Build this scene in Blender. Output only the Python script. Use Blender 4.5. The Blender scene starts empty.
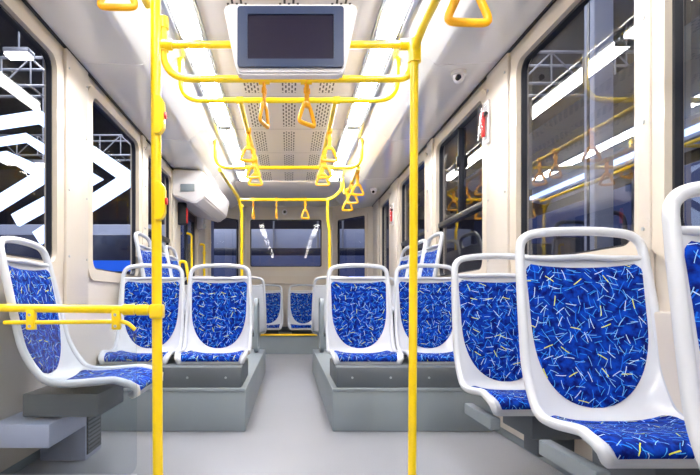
import bpy, bmesh, math, random
from mathutils import Vector, Matrix
random.seed(7)
S = bpy.context.scene
COL = S.collection
PI = math.pi
F = 540.0          # focal length in pixels of a 700 px wide frame
CZ = 0.77          # eye height above the bus floor
W = 1.25           # half width of the saloon
ZC = CZ + 1.55     # ceiling height
YF, YR = -1.9, 8.75   # ends of the saloon

# ---------------------------------------------------------------- camera
cam = bpy.data.cameras.new('camera'); co = bpy.data.objects.new('camera', cam); COL.objects.link(co)
co.location = (0, 0, CZ); co.rotation_euler = (PI/2, 0, 0)
cam.sensor_width = 36; cam.lens = F/700*36
cam.shift_x = (350-289)/700; cam.shift_y = (301-237.5)/700
cam.clip_start = 0.02
S.camera = co
# ---------------------------------------------------------------- world and exposure
w = bpy.data.worlds.new('hall'); S.world = w; w.use_nodes = True
w.node_tree.nodes['Background'].inputs[0].default_value = (0.30, 0.33, 0.42, 1)
w.node_tree.nodes['Background'].inputs[1].default_value = 0.45
S.view_settings.view_transform = 'Standard'; S.view_settings.look = 'None'
S.view_settings.exposure = 0.45; S.view_settings.gamma = 1
STRIP = 30.0       # brightness of the ceiling light diffusers

for hx in (-5.5, 5.5):      # unseen fill lights added to brighten the exhibition hall
    for hy in (3, 14):
        l = bpy.data.lights.new('hall_fill_light', 'AREA'); l.shape = 'RECTANGLE'; l.size = 3; l.size_y = 7; l.energy = 900 if hx < 0 else 450; l.color = (.93, .95, 1)
        lo = bpy.data.objects.new('hall_fill_light', l); COL.objects.link(lo); lo.location = (hx, hy, 8.9)

# ================================================================= materials
def new_mat(name):
    m = bpy.data.materials.new(name); m.use_nodes = True
    return m, m.node_tree, m.node_tree.nodes['Principled BSDF']
def lin(c):
    return tuple(((v/255)/12.92 if v/255 <= .04045 else ((v/255+.055)/1.055)**2.4) for v in c) + (1,)
def mat(name, rgb, rough=.45, metal=0, bump=0, bscale=200, coat=0, var=0, vscale=6):
    m, t, b = new_mat(name)
    b.inputs['Base Color'].default_value = lin(rgb)
    b.inputs['Roughness'].default_value = rough; b.inputs['Metallic'].default_value = metal
    b.inputs['Coat Weight'].default_value = coat; b.inputs['Coat Roughness'].default_value = .06
    tc = t.nodes.new('ShaderNodeTexCoord')
    if bump:
        n = t.nodes.new('ShaderNodeTexNoise'); n.inputs['Scale'].default_value = bscale
        t.links.new(tc.outputs['Object'], n.inputs['Vector'])
        bp = t.nodes.new('ShaderNodeBump'); bp.inputs['Strength'].default_value = bump; bp.inputs['Distance'].default_value = .002
        t.links.new(n.outputs['Fac'], bp.inputs['Height']); t.links.new(bp.outputs[0], b.inputs['Normal'])
    if var:
        n = t.nodes.new('ShaderNodeTexNoise'); n.inputs['Scale'].default_value = vscale; n.inputs['Detail'].default_value = 6
        t.links.new(tc.outputs['Object'], n.inputs['Vector'])
        mx = t.nodes.new('ShaderNodeMix'); mx.data_type = 'RGBA'
        c = lin(rgb)
        mx.inputs[6].default_value = tuple(max(0, v*(1-var)) for v in c[:3])+(1,)
        mx.inputs[7].default_value = tuple(min(1, v*(1+var)) for v in c[:3])+(1,)
        t.links.new(n.outputs['Fac'], mx.inputs[0]); t.links.new(mx.outputs[2], b.inputs['Base Color'])
    return m
def emat(name, rgb, strength):
    m, t, b = new_mat(name)
    b.inputs['Base Color'].default_value = lin(rgb)
    b.inputs['Emission Color'].default_value = lin(rgb); b.inputs['Emission Strength'].default_value = strength
    return m
def glass_mat(name, tint, refl_lo, refl_hi, rough=0.0):
    m, t, b = new_mat(name); t.nodes.remove(b)
    out = t.nodes['Material Output']
    tr = t.nodes.new('ShaderNodeBsdfTransparent'); tr.inputs[0].default_value = tint
    gl = t.nodes.new('ShaderNodeBsdfGlossy'); gl.inputs['Roughness'].default_value = rough
    lw = t.nodes.new('ShaderNodeLayerWeight'); lw.inputs[0].default_value = .35
    mr = t.nodes.new('ShaderNodeMapRange'); mr.inputs[3].default_value = refl_lo; mr.inputs[4].default_value = refl_hi
    t.links.new(lw.outputs['Facing'], mr.inputs[0])
    mx = t.nodes.new('ShaderNodeMixShader')
    t.links.new(mr.outputs[0], mx.inputs[0]); t.links.new(tr.outputs[0], mx.inputs[1]); t.links.new(gl.outputs[0], mx.inputs[2])
    t.links.new(mx.outputs[0], out.inputs[0])
    return m

M = {}
M['cream'] = mat('cream_laminate', (212, 203, 192), .32, coat=.3, bump=.05, bscale=60)
M['cream2'] = mat('cream_trim', (210, 199, 184), .35, coat=.3)
M['white'] = mat('gloss_white_panel', (238, 238, 240), .16, coat=.5)
M['ceil'] = mat('ceiling_white', (242, 238, 234), .4)
M['shell'] = mat('light_grey_seat_plastic', (200, 204, 213), .3, coat=.25, bump=.06, bscale=500)
M['yellow'] = mat('yellow_enamel', (255, 218, 0), .28, coat=.5)
M['strap'] = mat('yellow_strap', (250, 175, 5), .5, bump=.2, bscale=400)
M['handle'] = mat('yellow_handle_plastic', (250, 178, 10), .3, coat=.3)
M['dgrey'] = mat('dark_grey_metal', (86, 93, 101), .5, bump=.1)
M['mgrey'] = mat('grey_metal', (132, 142, 150), .45, bump=.05)
M['plat'] = mat('grey_platform', (132, 142, 150), .42, var=.06, vscale=5)
M['alu'] = mat('aluminium', (190, 194, 200), .28, metal=.8)
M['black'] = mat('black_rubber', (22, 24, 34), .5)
M['frameblk'] = mat('black_window_frame', (30, 32, 42), .35)
M['screen'] = mat('dark_screen', (26, 23, 46), .18)
M['bezel'] = mat('navy_bezel', (38, 54, 88), .3)
M['mwhite'] = mat('monitor_housing_white', (226, 224, 228), .35)
M['red'] = mat('red_plastic', (225, 40, 45), .35)
M['lens'] = mat('camera_lens', (15, 15, 20), .1)
M['hallfloor'] = mat('hall_floor', (70, 72, 84), .5, var=.2)
M['hallwall'] = mat('hall_wall', (86, 84, 104), .7, var=.12, vscale=1)
M['hallroof'] = mat('hall_roof', (78, 76, 84), .8, var=.2, vscale=1)
M['truss'] = mat('truss_metal', (150, 152, 165), .4, metal=.3)
M['bluepanel'] = mat('blue_booth_panel', (58, 72, 120), .5, var=.25, vscale=1.5)
M['palepanel'] = mat('pale_booth_panel', (170, 178, 205), .5, var=.1, vscale=2)
M['darkpanel'] = mat('dark_booth_panel', (34, 38, 62), .3)
M['gseat'] = mat('dark_grey_seat_plastic', (74, 78, 92), .4)
M['light'] = emat('light_diffuser', (255, 252, 248), STRIP)
M['led'] = emat('led_white', (205, 224, 255), 1.5)
M['lamp'] = emat('hall_lamp', (255, 252, 245), 8)
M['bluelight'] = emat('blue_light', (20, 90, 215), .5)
M['glass'] = glass_mat('window_glass', (.84, .86, .92, 1), .025, .26)
M['pglass'] = glass_mat('partition_glass', (.90, .93, .95, 1), .03, .25)
M['glass_right'] = glass_mat('window_glass_right', (.80, .82, .88, 1), .03, .42)
M['glass_left'] = glass_mat('window_glass_left', (.86, .88, .93, 1), .02, .07)
M['clear'] = glass_mat('clear_plastic', (.92, .92, .94, 1), .06, .5)
M['hazard'] = mat('yellow_edge_strip', (250, 205, 10), .5)

def fabric():
    m, t, b = new_mat('blue_streaked_fabric')
    N = t.nodes.new; L = t.links.new
    uv = N('ShaderNodeUVMap'); uv.uv_map = 'UVMap'
    oi = N('ShaderNodeObjectInfo')
    mul = N('ShaderNodeMath'); mul.operation = 'MULTIPLY'; mul.inputs[1].default_value = 3.7; L(oi.outputs['Random'], mul.inputs[0])
    cx = N('ShaderNodeCombineXYZ'); L(mul.outputs[0], cx.inputs[0]); L(mul.outputs[0], cx.inputs[1])
    add = N('ShaderNodeVectorMath'); add.operation = 'ADD'; L(uv.outputs[0], add.inputs[0]); L(cx.outputs[0], add.inputs[1])
    # base with slight mottling
    n = N('ShaderNodeTexNoise'); n.inputs['Scale'].default_value = 38; n.inputs['Detail'].default_value = 5; L(add.outputs[0], n.inputs['Vector'])
    r = N('ShaderNodeValToRGB'); L(n.outputs['Fac'], r.inputs[0])
    r.color_ramp.elements[0].position = .38; r.color_ramp.elements[0].color = lin((0, 16, 96))
    r.color_ramp.elements[1].position = .66; r.color_ramp.elements[1].color = lin((0, 60, 176))
    cur = r.outputs[0]
    layers = [(19, .44, .030, (20, 96, 210), 0), (26, .42, .030, (30, 120, 225), 3.3), (22, .38, .021, (110, 170, 235), 7.1),
              (29, .38, .028, (60, 150, 230), 11.7), (18, .32, .019, (200, 220, 240), 5.9), (13, .22, .018, (225, 228, 80), 15.2), (24, .36, .020, (150, 200, 240), 21.4)]
    for sc, ln, wd, colr, off in layers:
        ad = N('ShaderNodeVectorMath'); ad.operation = 'ADD'; ad.inputs[1].default_value = (off, off*.7, 0); L(add.outputs[0], ad.inputs[0])
        ms = N('ShaderNodeVectorMath'); ms.operation = 'SCALE'; ms.inputs['Scale'].default_value = sc; L(ad.outputs[0], ms.inputs[0])
        v = N('ShaderNodeTexVoronoi'); v.voronoi_dimensions = '2D'; v.inputs['Scale'].default_value = 1; v.inputs['Randomness'].default_value = .8
        L(ms.outputs[0], v.inputs['Vector'])
        sub = N('ShaderNodeVectorMath'); sub.operation = 'SUBTRACT'; L(ms.outputs[0], sub.inputs[0]); L(v.outputs['Position'], sub.inputs[1])
        sp = N('ShaderNodeSeparateColor'); L(v.outputs['Color'], sp.inputs[0])
        an = N('ShaderNodeMath'); an.operation = 'MULTIPLY'; an.inputs[1].default_value = 6.28; L(sp.outputs[0], an.inputs[0])
        rt = N('ShaderNodeVectorRotate'); rt.rotation_type = 'Z_AXIS'; L(sub.outputs[0], rt.inputs['Vector']); L(an.outputs[0], rt.inputs['Angle'])
        sx = N('ShaderNodeSeparateXYZ'); L(rt.outputs[0], sx.inputs[0])
        ax = N('ShaderNodeMath'); ax.operation = 'ABSOLUTE'; L(sx.outputs[0], ax.inputs[0])
        # slight bow in each stroke
        sq = N('ShaderNodeMath'); sq.operation = 'MULTIPLY'; L(sx.outputs[0], sq.inputs[0]); L(sx.outputs[0], sq.inputs[1])
        bw = N('ShaderNodeMath'); bw.operation = 'MULTIPLY_ADD'; bw.inputs[1].default_value = .18; L(sq.outputs[0], bw.inputs[0]); L(sx.outputs[1], bw.inputs[2])
        ay = N('ShaderNodeMath'); ay.operation = 'ABSOLUTE'; L(bw.outputs[0], ay.inputs[0])
        lx = N('ShaderNodeMath'); lx.operation = 'LESS_THAN'; lx.inputs[1].default_value = ln; L(ax.outputs[0], lx.inputs[0])
        ly = N('ShaderNodeMath'); ly.operation = 'LESS_THAN'; ly.inputs[1].default_value = wd; L(ay.outputs[0], ly.inputs[0])
        mm = N('ShaderNodeMath'); mm.operation = 'MULTIPLY'; L(lx.outputs[0], mm.inputs[0]); L(ly.outputs[0], mm.inputs[1])
        gt = N('ShaderNodeMath'); gt.operation = 'GREATER_THAN'; gt.inputs[1].default_value = .38; L(sp.outputs[1], gt.inputs[0])
        m2 = N('ShaderNodeMath'); m2.operation = 'MULTIPLY'; L(mm.outputs[0], m2.inputs[0]); L(gt.outputs[0], m2.inputs[1])
        mx = N('ShaderNodeMix'); mx.data_type = 'RGBA'; mx.inputs[7].default_value = lin(colr)
        L(m2.outputs[0], mx.inputs[0]); L(cur, mx.inputs[6]); cur = mx.outputs[2]
    L(cur, b.inputs['Base Color'])
    b.inputs['Roughness'].default_value = .85; b.inputs['Specular IOR Level'].default_value = .15
    return m
M['fabric'] = fabric()

def floor_mat():
    m, t, b = new_mat('speckled_grey_vinyl')
    N = t.nodes.new; L = t.links.new
    tc = N('ShaderNodeTexCoord')
    n = N('ShaderNodeTexNoise'); n.inputs['Scale'].default_value = 260; n.inputs['Detail'].default_value = 2; L(tc.outputs['Object'], n.inputs['Vector'])
    n2 = N('ShaderNodeTexNoise'); n2.inputs['Scale'].default_value = 3; n2.inputs['Detail'].default_value = 4; L(tc.outputs['Object'], n2.inputs['Vector'])
    r = N('ShaderNodeValToRGB'); L(n.outputs['Fac'], r.inputs[0])
    r.color_ramp.elements[0].position = .36; r.color_ramp.elements[0].color = lin((126, 129, 138))
    r.color_ramp.elements[1].position = .62; r.color_ramp.elements[1].color = lin((162, 164, 172))
    r2 = N('ShaderNodeValToRGB'); L(n2.outputs['Fac'], r2.inputs[0])
    r2.color_ramp.elements[0].color = (.86, .86, .87, 1); r2.color_ramp.elements[1].color = (1, 1, 1, 1)
    mx = N('ShaderNodeMix'); mx.data_type = 'RGBA'; mx.blend_type = 'MULTIPLY'; mx.inputs[0].default_value = 1
    L(r.outputs[0], mx.inputs[6]); L(r2.outputs[0], mx.inputs[7]); L(mx.outputs[2], b.inputs['Base Color'])
    b.inputs['Roughness'].default_value = .38
    return m
M['floor'] = floor_mat()

def perf_mat():
    m, t, b = new_mat('slotted_ceiling_panel')
    N = t.nodes.new; L = t.links.new
    def mth(op, a, c=None, d=None):
        q = N('ShaderNodeMath'); q.operation = op
        for i, v in enumerate((a, c, d)):
            if v is None: continue
            if isinstance(v, (int, float)): q.inputs[i].default_value = v
            else: L(v, q.inputs[i])
        return q.outputs[0]
    tc = N('ShaderNodeTexCoord'); sp = N('ShaderNodeSeparateXYZ'); L(tc.outputs['Object'], sp.inputs[0])
    X, Y = sp.outputs[0], sp.outputs[1]
    # three bands of columns, each 0.115 m wide
    d0 = mth('ABSOLUTE', X); d1 = mth('ABSOLUTE', mth('SUBTRACT', d0, .272))
    dmin = mth('MINIMUM', d0, d1)
    band = mth('LESS_THAN', dmin, .0575)
    side = mth('LESS_THAN', d1, d0)
    xl = mth('SUBTRACT', d0, mth('MULTIPLY', side, .272))
    pc = .023
    xi = mth('DIVIDE', mth('ADD', xl, 1.15+pc/2), pc)
    col_i = mth('FLOOR', xi); xf = mth('ABSOLUTE', mth('SUBTRACT', mth('FRACT', xi), .5))
    odd = mth('MODULO', col_i, 2.0)
    py = .086
    yi = mth('ADD', mth('DIVIDE', mth('ADD', Y, 20), py), mth('MULTIPLY', odd, .5))
    yf = mth('ABSOLUTE', mth('SUBTRACT', mth('FRACT', yi), .5))
    slot = mth('MULTIPLY', mth('LESS_THAN', xf, .25), mth('LESS_THAN', yf, .30))
    # solid border at every panel joint (0.78 m pitch)
    yp = mth('FRACT', mth('DIVIDE', mth('ADD', Y, 20.09), .78))
    ok = mth('MULTIPLY', mth('GREATER_THAN', yp, .09), mth('LESS_THAN', yp, .91))
    joint = mth('LESS_THAN', mth('ABSOLUTE', mth('SUBTRACT', yp, .5)), .494)
    msk = mth('MULTIPLY', mth('MULTIPLY', slot, ok), band)
    mx = N('ShaderNodeMix'); mx.data_type = 'RGBA'; mx.inputs[6].default_value = lin((240, 235, 232)); mx.inputs[7].default_value = lin((48, 46, 50))
    L(msk, mx.inputs[0])
    m3 = N('ShaderNodeMix'); m3.data_type = 'RGBA'; m3.inputs[6].default_value = lin((165, 162, 162))
    L(joint, m3.inputs[0]); L(mx.outputs[2], m3.inputs[7]); L(m3.outputs[2], b.inputs['Base Color'])
    b.inputs['Roughness'].default_value = .3
    return m
M['perf'] = perf_mat()

# ================================================================= mesh helpers
def link(name, bm, m, parent=None, angle=35, recalc=True):
    if recalc: bmesh.ops.recalc_face_normals(bm, faces=bm.faces[:])
    me = bpy.data.meshes.new(name)
    for f in bm.faces: f.smooth = True
    for e in bm.edges:
        if len(e.link_faces) == 2 and e.calc_face_angle(0) > math.radians(angle): e.smooth = False
    bm.to_mesh(me); bm.free()
    me.materials.append(M[m] if isinstance(m, str) else m)
    o = bpy.data.objects.new(name, me); COL.objects.link(o)
    if parent is not None: o.parent = parent
    return o
def tag(o, label, cat, group=None):
    o['label'] = label; o['category'] = cat
    if group: o['group'] = group
    return o
def thing(name, label, cat, loc=(0, 0, 0), rz=0, group=None):
    o = bpy.data.objects.new(name, None); COL.objects.link(o); o.empty_display_size = .1
    o.location = loc; o.rotation_euler = (0, 0, rz)
    return tag(o, label, cat, group)
def struct(name, bm, m, parent=None, **k):
    o = link(name, bm, m, parent, **k)
    if parent is None: o['kind'] = 'structure'
    return o
def box(bm, x0, x1, y0, y1, z0, z1, bev=0, seg=2, mtx=None):
    vs = [bm.verts.new(Vector((x, y, z))) for z in (z0, z1) for y in (y0, y1) for x in (x0, x1)]
    idx = ((0, 2, 3, 1), (4, 5, 7, 6), (0, 1, 5, 4), (2, 6, 7, 3), (0, 4, 6, 2), (1, 3, 7, 5))
    fs = [bm.faces.new([vs[i] for i in q]) for q in idx]
    if mtx is not None: bmesh.ops.transform(bm, matrix=mtx, verts=vs)
    if bev:
        es = list({e for f in fs for e in f.edges})
        bmesh.ops.bevel(bm, geom=es, offset=bev, segments=seg, affect='EDGES', profile=.5)
def catmull(pts, n=8, closed=False):
    P = [Vector(p) for p in pts]; out = []
    m = len(P); rng = range(m if closed else m-1)
    for i in rng:
        p1, p2 = P[i], P[(i+1) % m]
        p0 = P[i-1] if (i > 0 or closed) else p1*2-p2
        p3 = P[(i+2) % m] if (i+2 < m or closed) else p2*2-p1
        for k in range(n):
            t = k/n
            out.append(.5*((2*p1)+(p2-p0)*t+(2*p0-5*p1+4*p2-p3)*t*t+(3*p1-p0-3*p2+p3)*t**3))
    if not closed: out.append(P[-1])
    return out
def fillet(pts, r, n=6):
    P = [Vector(p) for p in pts]; out = [P[0]]
    for i in range(1, len(P)-1):
        a, b, c = P[i-1], P[i], P[i+1]
        d1 = (a-b); d2 = (c-b); k = min(r, d1.length*.49, d2.length*.49)
        s, e = b+d1.normalized()*k, b+d2.normalized()*k
        for j in range(n+1):
            t = j/n; out.append(s*(1-t)**2+b*2*t*(1-t)+e*t*t)
    out.append(P[-1]); return out
def tube(bm, pts, r, seg=12, closed=False, cap=True, ry=None, up=None):
    P = [Vector(p) for p in pts]; n = len(P); rings = []
    def tan(i):
        if closed: return (P[(i+1) % n]-P[i-1]).normalized()
        return (P[min(i+1, n-1)]-P[max(i-1, 0)]).normalized()
    t0 = tan(0)
    nrm = Vector(up) if up else (Vector((0, 0, 1)) if abs(t0.z) < .9 else Vector((0, 1, 0)))
    for i in range(n):
        t = tan(i); nrm = (nrm-t*nrm.dot(t)).normalized(); bn = t.cross(nrm)
        rr = r[i] if isinstance(r, (list, tuple)) else r; r2 = (ry if ry else rr)
        rings.append([bm.verts.new(P[i]+nrm*math.cos(2*PI*k/seg)*rr+bn*math.sin(2*PI*k/seg)*r2) for k in range(seg)])
    for i in range(n if closed else n-1):
        a, b = rings[i], rings[(i+1) % n]
        for k in range(seg): bm.faces.new((a[k], a[(k+1) % seg], b[(k+1) % seg], b[k]))
    if cap and not closed:
        bm.faces.new(rings[0][::-1]); bm.faces.new(rings[-1])
def prism(bm, poly, y0, y1, axis='y'):
    def v(p, d):
        return (p[0], d, p[1]) if axis == 'y' else ((d, p[0], p[1]) if axis == 'x' else (p[0], p[1], d))
    a = [bm.verts.new(v(p, y0)) for p in poly]; b = [bm.verts.new(v(p, y1)) for p in poly]
    bm.faces.new(a[::-1]); bm.faces.new(b); n = len(poly)
    for i in range(n): bm.faces.new((a[i], a[(i+1) % n], b[(i+1) % n], b[i]))
def rrect(x0, x1, z0, z1, r, n=6):
    out = []
    for cx, cz, a0 in ((x1-r, z1-r, 0), (x0+r, z1-r, 90), (x0+r, z0+r, 180), (x1-r, z0+r, 270)):
        for k in range(n+1):
            a = math.radians(a0+90*k/n); out.append((cx+r*math.cos(a), cz+r*math.sin(a)))
    return out
def ring(bm, outer, inner, d0, d1, fn):
    """solid ring between two outlines of equal count, between depths d0 and d1; fn(p, d) -> xyz"""
    n = len(outer)
    A = [bm.verts.new(fn(p, d0)) for p in outer]; B = [bm.verts.new(fn(p, d0)) for p in inner]
    C = [bm.verts.new(fn(p, d1)) for p in outer]; D = [bm.verts.new(fn(p, d1)) for p in inner]
    for i in range(n):
        j = (i+1) % n
        bm.faces.new((A[i], A[j], B[j], B[i])); bm.faces.new((C[i], D[i], D[j], C[j]))
        bm.faces.new((A[i], C[i], C[j], A[j])); bm.faces.new((B[i], B[j], D[j], D[i]))
def copy_tree(o, parent=None):
    c = o.copy(); COL.objects.link(c)
    if parent is not None: c.parent = parent
    for ch in list(o.children): copy_tree(ch, c)
    return c
def cyl(bm, c, r, h, axis='z', seg=20, r2=None, bev=0):
    r2 = r if r2 is None else r2
    mx = {'z': Matrix.Identity(4), 'x': Matrix.Rotation(PI/2, 4, 'Y'), 'y': Matrix.Rotation(-PI/2, 4, 'X')}[axis]
    bmesh.ops.create_cone(bm, cap_ends=True, segments=seg, radius1=r, radius2=r2, depth=h, matrix=Matrix.Translation(c) @ mx)

# ================================================================= the saloon shell
bm = bmesh.new(); box(bm, -W-.05, W+.05, YF-.1, 7.83, -.08, 0); struct('floor', bm, 'floor')
# raised rear floor with riser
bm = bmesh.new(); box(bm, -W, W, 7.83, YR+.05, -.08, .28); o = struct('floor', bm, 'plat'); o.name = 'floor_rear'
bm = bmesh.new(); box(bm, -W+.02, W-.02, 7.80, 7.86, .268, .292, .004); o = struct('trim_1', bm, 'hazard')

# side wall as cells around rectangular openings; s = -1 left, +1 right
def side_wall(name, s, openings):
    ys = sorted({YF, 8.1} | {v for o in openings for v in o[:2]})
    bm = bmesh.new()
    for a, b in zip(ys[:-1], ys[1:]):
        hole = [o for o in openings if o[0] <= a+1e-6 and o[1] >= b-1e-6]
        zz = [(-.02, CZ+1.46)] if not hole else [(-.02, hole[0][2]), (hole[0][3], CZ+1.46)]
        for z0, z1 in zz:
            if z1-z0 < .01: continue
            box(bm, min(s*W, s*(W+.06)), max(s*W, s*(W+.06)), a, b, z0, z1)
    bmesh.ops.remove_doubles(bm, verts=bm.verts[:], dist=1e-5)
    return struct(name, bm, 'cream')
zb, zt = CZ+.19, CZ+1.31
LW = [(-1.4, -.2, zb, zt), (.1, 1.3, zb, zt), (1.75, 2.89, zb, zt), (3.39, 4.46, zb, zt), (4.73, 5.69, zb, zt)]
RW = [(-1.5, -.4, zb, zt), (.35, 1.79, zb, zt), (1.92, 2.95, zb, zt), (3.44, 4.55, zb, zt), (4.91, 6.05, zb, zt), (6.66, 7.34, CZ-.2, zt-.02)]
DOOR = (6.2, 7.2, .02, CZ+1.12)
side_wall('wall_left', -1, LW+[DOOR])
side_wall('wall_right', 1, RW)
wn = [0]
def side_window(s, y0, y1, z0, z1, transom=False, hatch=False):
    wn[0] += 1
    r = .07
    fn = lambda p, d: (s*d, p[0], p[1])
    bm = bmesh.new()   # cream reveal standing proud of the wall
    a = rrect(y0-.075, y1+.075, z0-.06, z1+.05, r+.05); b_ = rrect(y0+.012, y1-.012, z0+.012, z1-.012, r)
    ring(bm, a, b_, W-.014, W+.05, fn)
    es = [e for e in bm.edges if len(e.link_faces) == 2 and e.calc_face_angle(0) > 1]
    bmesh.ops.bevel(bm, geom=es, offset=.006, segments=2, affect='EDGES')
    root = struct('window_%d' % wn[0], bm, 'cream2')
    bm = bmesh.new()
    a = rrect(y0+.002, y1-.002, z0+.002, z1-.002, r); b_ = rrect(y0+.024, y1-.024, z0+.024, z1-.024, r*.85)
    ring(bm, a, b_, W+.012, W+.04, fn); link('gasket', bm, 'frameblk', root)
    bm = bmesh.new(); 
    vs = [bm.verts.new(fn(p, W+.03)) for p in rrect(y0+.02, y1-.02, z0+.02, z1-.02, r*.8)]; bm.faces.new(vs)
    link('pane', bm, 'glass_right' if s > 0 else 'glass_left', root)
    if transom:
        zt_ = CZ+.63
        bm = bmesh.new(); box(bm, min(s*(W+.0), s*(W+.045)), max(s*(W+.0), s*(W+.045)), y0+.02, y1-.02, zt_-.02, zt_+.02, .005)
        link('transom', bm, 'frameblk', root)
        bm = bmesh.new(); box(bm, min(s*(W+.0), s*(W+.045)), max(s*(W+.0), s*(W+.045)), (y0+y1)/2-.005, (y0+y1)/2+.005, zt_, z1-.03, .002)
        link('sash_bar', bm, 'frameblk', root)
        bm = bmesh.new(); box(bm, min(s*(W-.012), s*(W+.01)), max(s*(W-.012), s*(W+.01)), (y0+y1)/2-.012, (y0+y1)/2+.012, z1-.32, z1-.24, .004)
        link('latch', bm, 'black', root)
    return root
for i, o_ in enumerate(LW): side_window(-1, *o_, transom=(i == 4))
for i, o_ in enumerate(RW): side_window(1, *o_, transom=(i in (3, 4)))

# pillar covers between the windows, ledge under them, seam strip at the wall top
tn = [1]
def trim(bm, m='cream2', **k):
    tn[0] += 1; return struct('trim_%d' % tn[0], bm, m, **k)
def pillar(s, y0, y1):
    bm = bmesh.new(); box(bm, min(s*(W-.022), s*(W+.0)), max(s*(W-.022), s*(W+.0)), y0, y1, CZ-.02, CZ+1.40, .006)
    o = trim(bm, 'cream')
    bm = bmesh.new()
    for z in (CZ+.25, CZ+.62, CZ+.98, CZ+1.3):
        for yy in ((y0+.03, y1-.03) if y1-y0 > .08 else ((y0+y1)/2,)): cyl(bm, (s*(W-.024), yy, z), .007, .006, 'x', 10)
    link('screw_caps', bm, 'alu', o)
for s, a, b in ((-1, 2.985, 3.31), (-1, 4.545, 4.65), (-1, 5.78, 6.12), (-1, 7.3, 7.9), (-1, 1.4, 1.66),
                (1, 1.84, 1.90), (1, 3.04, 3.36), (1, 4.64, 4.82), (1, 6.14, 6.56), (1, 7.43, 7.9)):
    pillar(s, a, b)
for s in (-1, 1):
    for (a, b) in (((YF, 6.15) if s < 0 else (YF, 6.56)), ):
        bm = bmesh.new(); box(bm, min(s*(W-.045), s*(W)), max(s*(W-.045), s*W), a, b, CZ-.72, CZ-.035, .008); trim(bm, 'cream')
    bm = bmesh.new(); box(bm, min(s*(W-.03), s*W), max(s*(W-.03), s*W), YF, 8.08, 0, .05, .004); 
    o = struct('baseboard_%s' % ('left' if s < 0 else 'right'), bm, 'mgrey')
    # black strip that paints in the shadow gap between wall and cove
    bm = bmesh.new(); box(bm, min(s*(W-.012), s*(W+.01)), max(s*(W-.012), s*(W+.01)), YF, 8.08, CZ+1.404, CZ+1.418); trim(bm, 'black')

# ceiling and coves
bm = bmesh.new(); box(bm, -.48, .48, YF, 6.95, ZC, ZC+.04); struct('ceiling', bm, 'perf')
bm = bmesh.new()
box(bm, -W-.05, W+.05, YF, YR+.05, ZC+.045, ZC+.09)
box(bm, -.9, .9, 6.95, YR+.02, ZC-.02, ZC+.044, .01)
o = struct('ceiling', bm, 'ceil'); o.name = 'ceiling_rear'
for s in (-1, 1):
    # duct cove: flat underside from the wall, then a slanted face up to the lights
    bm = bmesh.new()
    prof = [(W+.05, CZ+1.42), (.90, CZ+1.40), (.875, CZ+1.402), (.855, CZ+1.412), (.70, ZC-.015), (.665, ZC-.004), (.665, ZC+.05), (W+.05, ZC+.05)]
    prism(bm, [(s*p[0], p[1]) for p in prof], YF, 8.2); trim(bm, 'white', angle=25)
    # aluminium edge rails along the light trough
    bm = bmesh.new()
    for x0, x1, dz in ((.482, .492, .012), (.5, .506, .007), (.626, .632, .007), (.64, .662, .014)):
        box(bm, min(s*x0, s*x1), max(s*x0, s*x1), YF, 6.95, ZC-dz, ZC+.04)
    trim(bm, 'alu')
    # panel joints of the cove
    bm = bmesh.new()
    for yy in (.4, 1.95, 3.2, 4.7, 6.2):
        prism(bm, [(s*W, CZ+1.417), (s*.90, CZ+1.3975), (s*.871, CZ+1.399), (s*.70, ZC-.018), (s*.70, ZC), (s*W, ZC)], yy, yy+.004)
    trim(bm, 'mwhite')
# rear walls: chamfered corners and the back with its window
def oriented_panel(p0, p1, hole, name, zlo=.28, zhi=ZC, thick=.06):
    """wall panel from p0 to p1 (plan points) with a rectangular hole given in (along, z)"""
    P0, P1 = Vector((*p0, 0)), Vector((*p1, 0)); L_ = (P1-P0).length; d = (P1-P0).normalized(); n = Vector((-d.y, d.x, 0))
    mx = Matrix(((d.x, n.x, 0, P0.x), (d.y, n.y, 0, P0.y), (0, 0, 1, 0), (0, 0, 0, 1)))
    u0, u1, z0, z1 = hole
    bm = bmesh.new()
    for a, b, c, e in ((0, u0, zlo, zhi), (u1, L_, zlo, zhi), (u0, u1, zlo, z0), (u0, u1, z1, zhi)):
        box(bm, a, b, 0, thick, c, e)
    bmesh.ops.transform(bm, matrix=mx, verts=bm.verts[:])
    bmesh.ops.remove_doubles(bm, verts=bm.verts[:], dist=1e-5)
    struct(name, bm, 'cream')
    wn[0] += 1
    fn = lambda p, q: mx @ Vector((p[0], q, p[1]))
    bm = bmesh.new(); ring(bm, rrect(u0-.045, u1+.045, z0-.045, z1+.045, .06), rrect(u0+.012, u1-.012, z0+.012, z1-.012, .03), -.012, .03, fn)
    root = struct('window_%d' % wn[0], bm, 'cream2')
    bm = bmesh.new(); ring(bm, rrect(u0+.002, u1-.002, z0+.002, z1-.002, .04), rrect(u0+.028, u1-.028, z0+.028, z1-.028, .03), .004, .03, fn)
    link('gasket', bm, 'frameblk', root)
    bm = bmesh.new(); bm.faces.new([bm.verts.new(fn(p, .02)) for p in rrect(u0+.015, u1-.015, z0+.015, z1-.015, .03)])
    link('pane', bm, 'glass', root)
    return fn, root
oriented_panel((-W, 8.05), (-.71, YR), (.10, .74, CZ+.3, CZ+1.31), 'wall_rear_left')
oriented_panel((.71, YR), (W, 8.05), (.10, .74, CZ+.3, CZ+1.31), 'wall_rear_right')
fn, rw = oriented_panel((-.71, YR), (.71, YR), (.07, 1.25, CZ+.54, CZ+1.33), 'wall_rear')
bm = bmesh.new()
prism(bm, [(-.71, CZ+.28), (.71, CZ+.28), (.71, CZ+.40), (-.71, CZ+.40)], YR-.06, YR); trim(bm, 'cream2')
# front bulkhead behind the viewer, with a windscreen opening
fn, fw = oriented_panel((W, YF), (-W, YF), (.25, 2.25, 1.0, 2.0), 'wall_front', zlo=0)

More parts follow.
